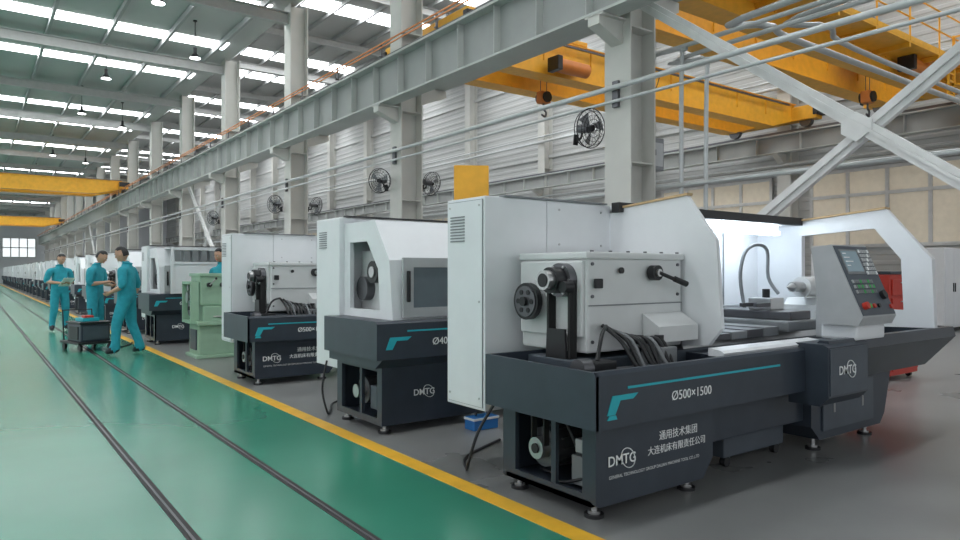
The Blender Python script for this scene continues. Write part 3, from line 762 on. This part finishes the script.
def worker(name, loc, heading, J, headrot=(0, 0, 0), hold=None):
    P = dict(pel=(0, 0, .97), sp=(0, 0, 1.12), ch=(0, 0, 1.30), nb=(0, -.01, 1.46), nt=(0, .01, 1.55),
             cl=(-.11, 0, 1.41), cr=(.11, 0, 1.41), sl=(-.205, 0, 1.39), sr=(.205, 0, 1.39),
             el=(-.26, -.03, 1.11), er=(.26, -.03, 1.11), wl=(-.27, .07, .87), wr=(.27, .07, .87),
             hl=(-.10, 0, .90), hr=(.10, 0, .90), kl=(-.12, .03, .50), kr=(.12, .03, .50),
             al=(-.13, -.02, .11), ar=(.13, -.02, .11), tl=(-.15, .15, .045), tr=(.15, .15, .045))
    P.update(J)
    P = {k: Vector(v) for k, v in P.items()}
    for s in 'lr':
        d = (P['w'+s]-P['e'+s]).normalized(); P['p'+s] = P['w'+s]+d*.075
        P['u'+s] = P['s'+s].lerp(P['e'+s], .82)
        P['q'+s] = P['a'+s]+Vector((0, -.05, -.055))
    rad = dict(pel=(.18, .14), sp=(.175, .13), ch=(.185, .135), nb=.075, nt=.052, cl=.10, cr=.10, sl=.082, sr=.082, ul=.068, ur=.068, el=.05, er=.05,
               wl=.029, wr=.029, pl=(.036, .022), pr=(.036, .022), hl=.115, hr=.115, kl=.085, kr=.085, al=.068, ar=.068, tl=.04, tr=.04, ql=.042, qr=.042)
    for s_ in 'lr': P['m'+s_] = P['h'+s_].lerp(P['k'+s_], .5); rad['m'+s_] = .102
    keys = list(rad.keys()); idx = {k: i for i, k in enumerate(keys)}
    E = [('pel', 'sp'), ('sp', 'ch'), ('ch', 'nb'), ('nb', 'nt')]
    for s in 'lr': E += [('ch', 'c'+s), ('c'+s, 's'+s), ('s'+s, 'u'+s), ('u'+s, 'e'+s), ('e'+s, 'w'+s), ('w'+s, 'p'+s), ('pel', 'h'+s), ('h'+s, 'm'+s), ('m'+s, 'k'+s), ('k'+s, 'a'+s), ('a'+s, 't'+s), ('a'+s, 'q'+s)]
    me = skin_mesh([P[k] for k in keys], [(idx[a], idx[c]) for a, c in E], [rad[k] for k in keys], 0)
    cls = {}
    for a, c in E:
        m = UNIF
        if (a[0] == 'e' or a[0] == 'w') and len(a) == 2: m = SKIN
        if c == 'nt': m = SKIN
        if a in ('al', 'ar'): m = SHOE
        cls[(a, c)] = m
    b = B()
    groups = {UNIF: [], SKIN: [], SHOE: []}
    for p in me.polygons:
        c0 = p.center
        k = min(cls, key=lambda e: segd(c0, P[e[0]], P[e[1]])/((rad[e[0]] if not isinstance(rad[e[0]], tuple) else rad[e[0]][0])+(rad[e[1]] if not isinstance(rad[e[1]], tuple) else rad[e[1]][0])))
        groups[cls[k]].append(tuple(p.vertices))
    vs = [v.co.copy() for v in me.vertices]
    for v in vs: v.z = max(v.z, .0)
    for m, fs in groups.items(): b.add(vs, fs, m, True)
    bpy.data.meshes.remove(me)
    for s in 'lr':
        w, pm = P['w'+s], P['p'+s]; d = (pm-w).normalized()
        sidev = Vector((1 if s == 'r' else -1, 0, 0)); fwd = Vector((0, 1, 0))
        across = (fwd-d*fwd.dot(d))
        if across.length < .3: across = Vector((-sidev.x, 0, 0))-d*(-sidev.x*d.x)
        across.normalize(); curl = d.cross(across).normalized()
        if curl.x*sidev.x > 0: curl = -curl
        for i, (ln, o) in enumerate(((.075, .026), (.085, .009), (.08, -.009), (.062, -.026))):
            p0 = pm-d*.01+across*o; pts = [p0, p0+d*ln*.45, p0+d*ln*.78+curl*ln*.22, p0+d*ln*.95+curl*ln*.5]
            fm = skin_mesh(pts, [(0, 1), (1, 2), (2, 3)], [.0095, .009, .0085, .007], 0, 1); b.mesh(fm, SKIN); bpy.data.meshes.remove(fm)
        p0 = w+d*.025+across*.02; pts = [p0, p0+across*.028+d*.022, p0+across*.034+d*.05+curl*.012]
        fm = skin_mesh(pts, [(0, 1), (1, 2)], [.011, .0105, .008], 0, 1); b.mesh(fm, SKIN); bpy.data.meshes.remove(fm)
    nb = P['nb']
    b.circle(nb+Vector((0, .005, .04)), (0, -.25, 1), .068, .015, UNIF, 18, 6)
    H = Matrix.Translation(P['nt']+Vector((0, .015, .0))) @ Euler(headrot).to_matrix().to_4x4() @ Matrix.Translation((0, .005, .105))
    old = b.M; b.M = old @ H
    bm = bmesh.new(); bmesh.ops.create_uvsphere(bm, u_segments=24, v_segments=18, radius=1)
    for v in bm.verts:
        x, y_, z = v.co
        sx = .079*(1-.30*max(0, -z)**1.3); sy = .098*(1-.12*max(0, -z))
        v.co = Vector((x*sx, y_*sy+(.012*max(0, -z)), z*.122))
    b.frombm(bm, SKIN, True)
    bm = bmesh.new(); bmesh.ops.create_uvsphere(bm, u_segments=24, v_segments=18, radius=1)
    kill = [v for v in bm.verts if not (v.co.z > .42+.15*v.co.y or (v.co.y < -.12 and v.co.z > -.42))]
    bmesh.ops.delete(bm, geom=kill, context='VERTS')
    for v in bm.verts: v.co = Vector((v.co.x*.087, v.co.y*.107-.003, v.co.z*.132+.002))
    b.frombm(bm, HAIR, True)
    for sx in (-1, 1):
        b.sphere((sx*.03, .085, .006), (.013, .008, .007), DECAL, 10); b.sphere((sx*.03, .092, .006), .0045, HAIR, 8)
        b.box(sx*.03-.016, sx*.03+.016, .088, .095, .022, .027, HAIR)
        b.sphere((sx*.081, -.002, -.003), (.008, .018, .028), SKIN, 10)
    b.prism([(.090, .01), (.090, -.034), (.114, -.028), (.108, -.018)], 'x', -.011, .011, SKIN)
    b.box(-.022, .022, .082, .0925, -.062, -.055, RED)
    b.sphere((0, .078, -.08), (.02, .015, .015), SKIN, 8)
    b.M = old
    if hold == 'board':
        c = (P['pl']+P['pr'])/2+Vector((0, .03, .03))
        b.M = old @ Matrix.Translation(c) @ Matrix.Rotation(R(35), 4, 'X')
        b.box(-.12, .12, -.16, .16, -.004, .004, PAPER); b.M = old
    ob = b.obj(name, loc, recalc=False); ob.rotation_euler = (0, 0, heading); return ob

worker('worker', (2.04, 12.5, 0), R(60), dict(
    nt=(0, .03, 1.54), el=(-.28, -.04, 1.12), wl=(-.20, .18, 1.02), er=(.30, -.06, 1.13), wr=(.33, .04, .90),
    kl=(-.12, .12, .50), al=(-.13, .12, .11), tl=(-.14, .28, .045), kr=(.13, -.02, .50), ar=(.15, -.18, .11), tr=(.18, -.02, .045)), (R(-18), 0, R(10)))
worker('worker', (1.88, 14.9, 0), R(-125), dict(
    ch=(0, .02, 1.30), nb=(0, .03, 1.46), nt=(0, .06, 1.545), cl=(-.11, .02, 1.41), cr=(.11, .02, 1.41), sl=(-.205, .03, 1.39), sr=(.205, .03, 1.39),
    el=(-.28, .04, 1.12), wl=(-.12, .25, 1.10), er=(.28, .04, 1.12), wr=(.10, .26, 1.16)), (R(-28), 0, 0))
worker('worker', (1.62, 18.5, 0), R(-160), dict(
    el=(-.29, -.02, 1.13), wl=(-.10, .24, 1.10), er=(.29, -.02, 1.13), wr=(.10, .24, 1.10),
    kr=(.14, .06, .50), ar=(.19, .03, .11), tr=(.23, .19, .045)), (R(-20), 0, R(10)), hold='board')
worker('worker', (3.62, 12.75, 0), R(120), {}, (R(-15), 0, 0))

# ------------------------------------------------------------------ world
w = bpy.data.worlds.new('World'); scene.world = w; w.use_nodes = True
nt = w.node_tree; bg = nt.nodes['Background']
bg.inputs['Color'].default_value = (.91, .96, 1, 1); bg.inputs['Strength'].default_value = .97

# ------------------------------------------------------------------ camera
cam = bpy.data.cameras.new('Camera'); co = bpy.data.objects.new('Camera', cam); bpy.context.collection.objects.link(co)
co.location = (0, 0, 1.35); co.rotation_euler = (R(90.17), 0, R(-36.36))
cam.sensor_width = 36; cam.lens = 690/960*36; cam.clip_end = 300; cam.clip_start = .05
scene.camera = co
scene.view_settings.view_transform = 'Standard'
scene.view_settings.exposure = 0.0
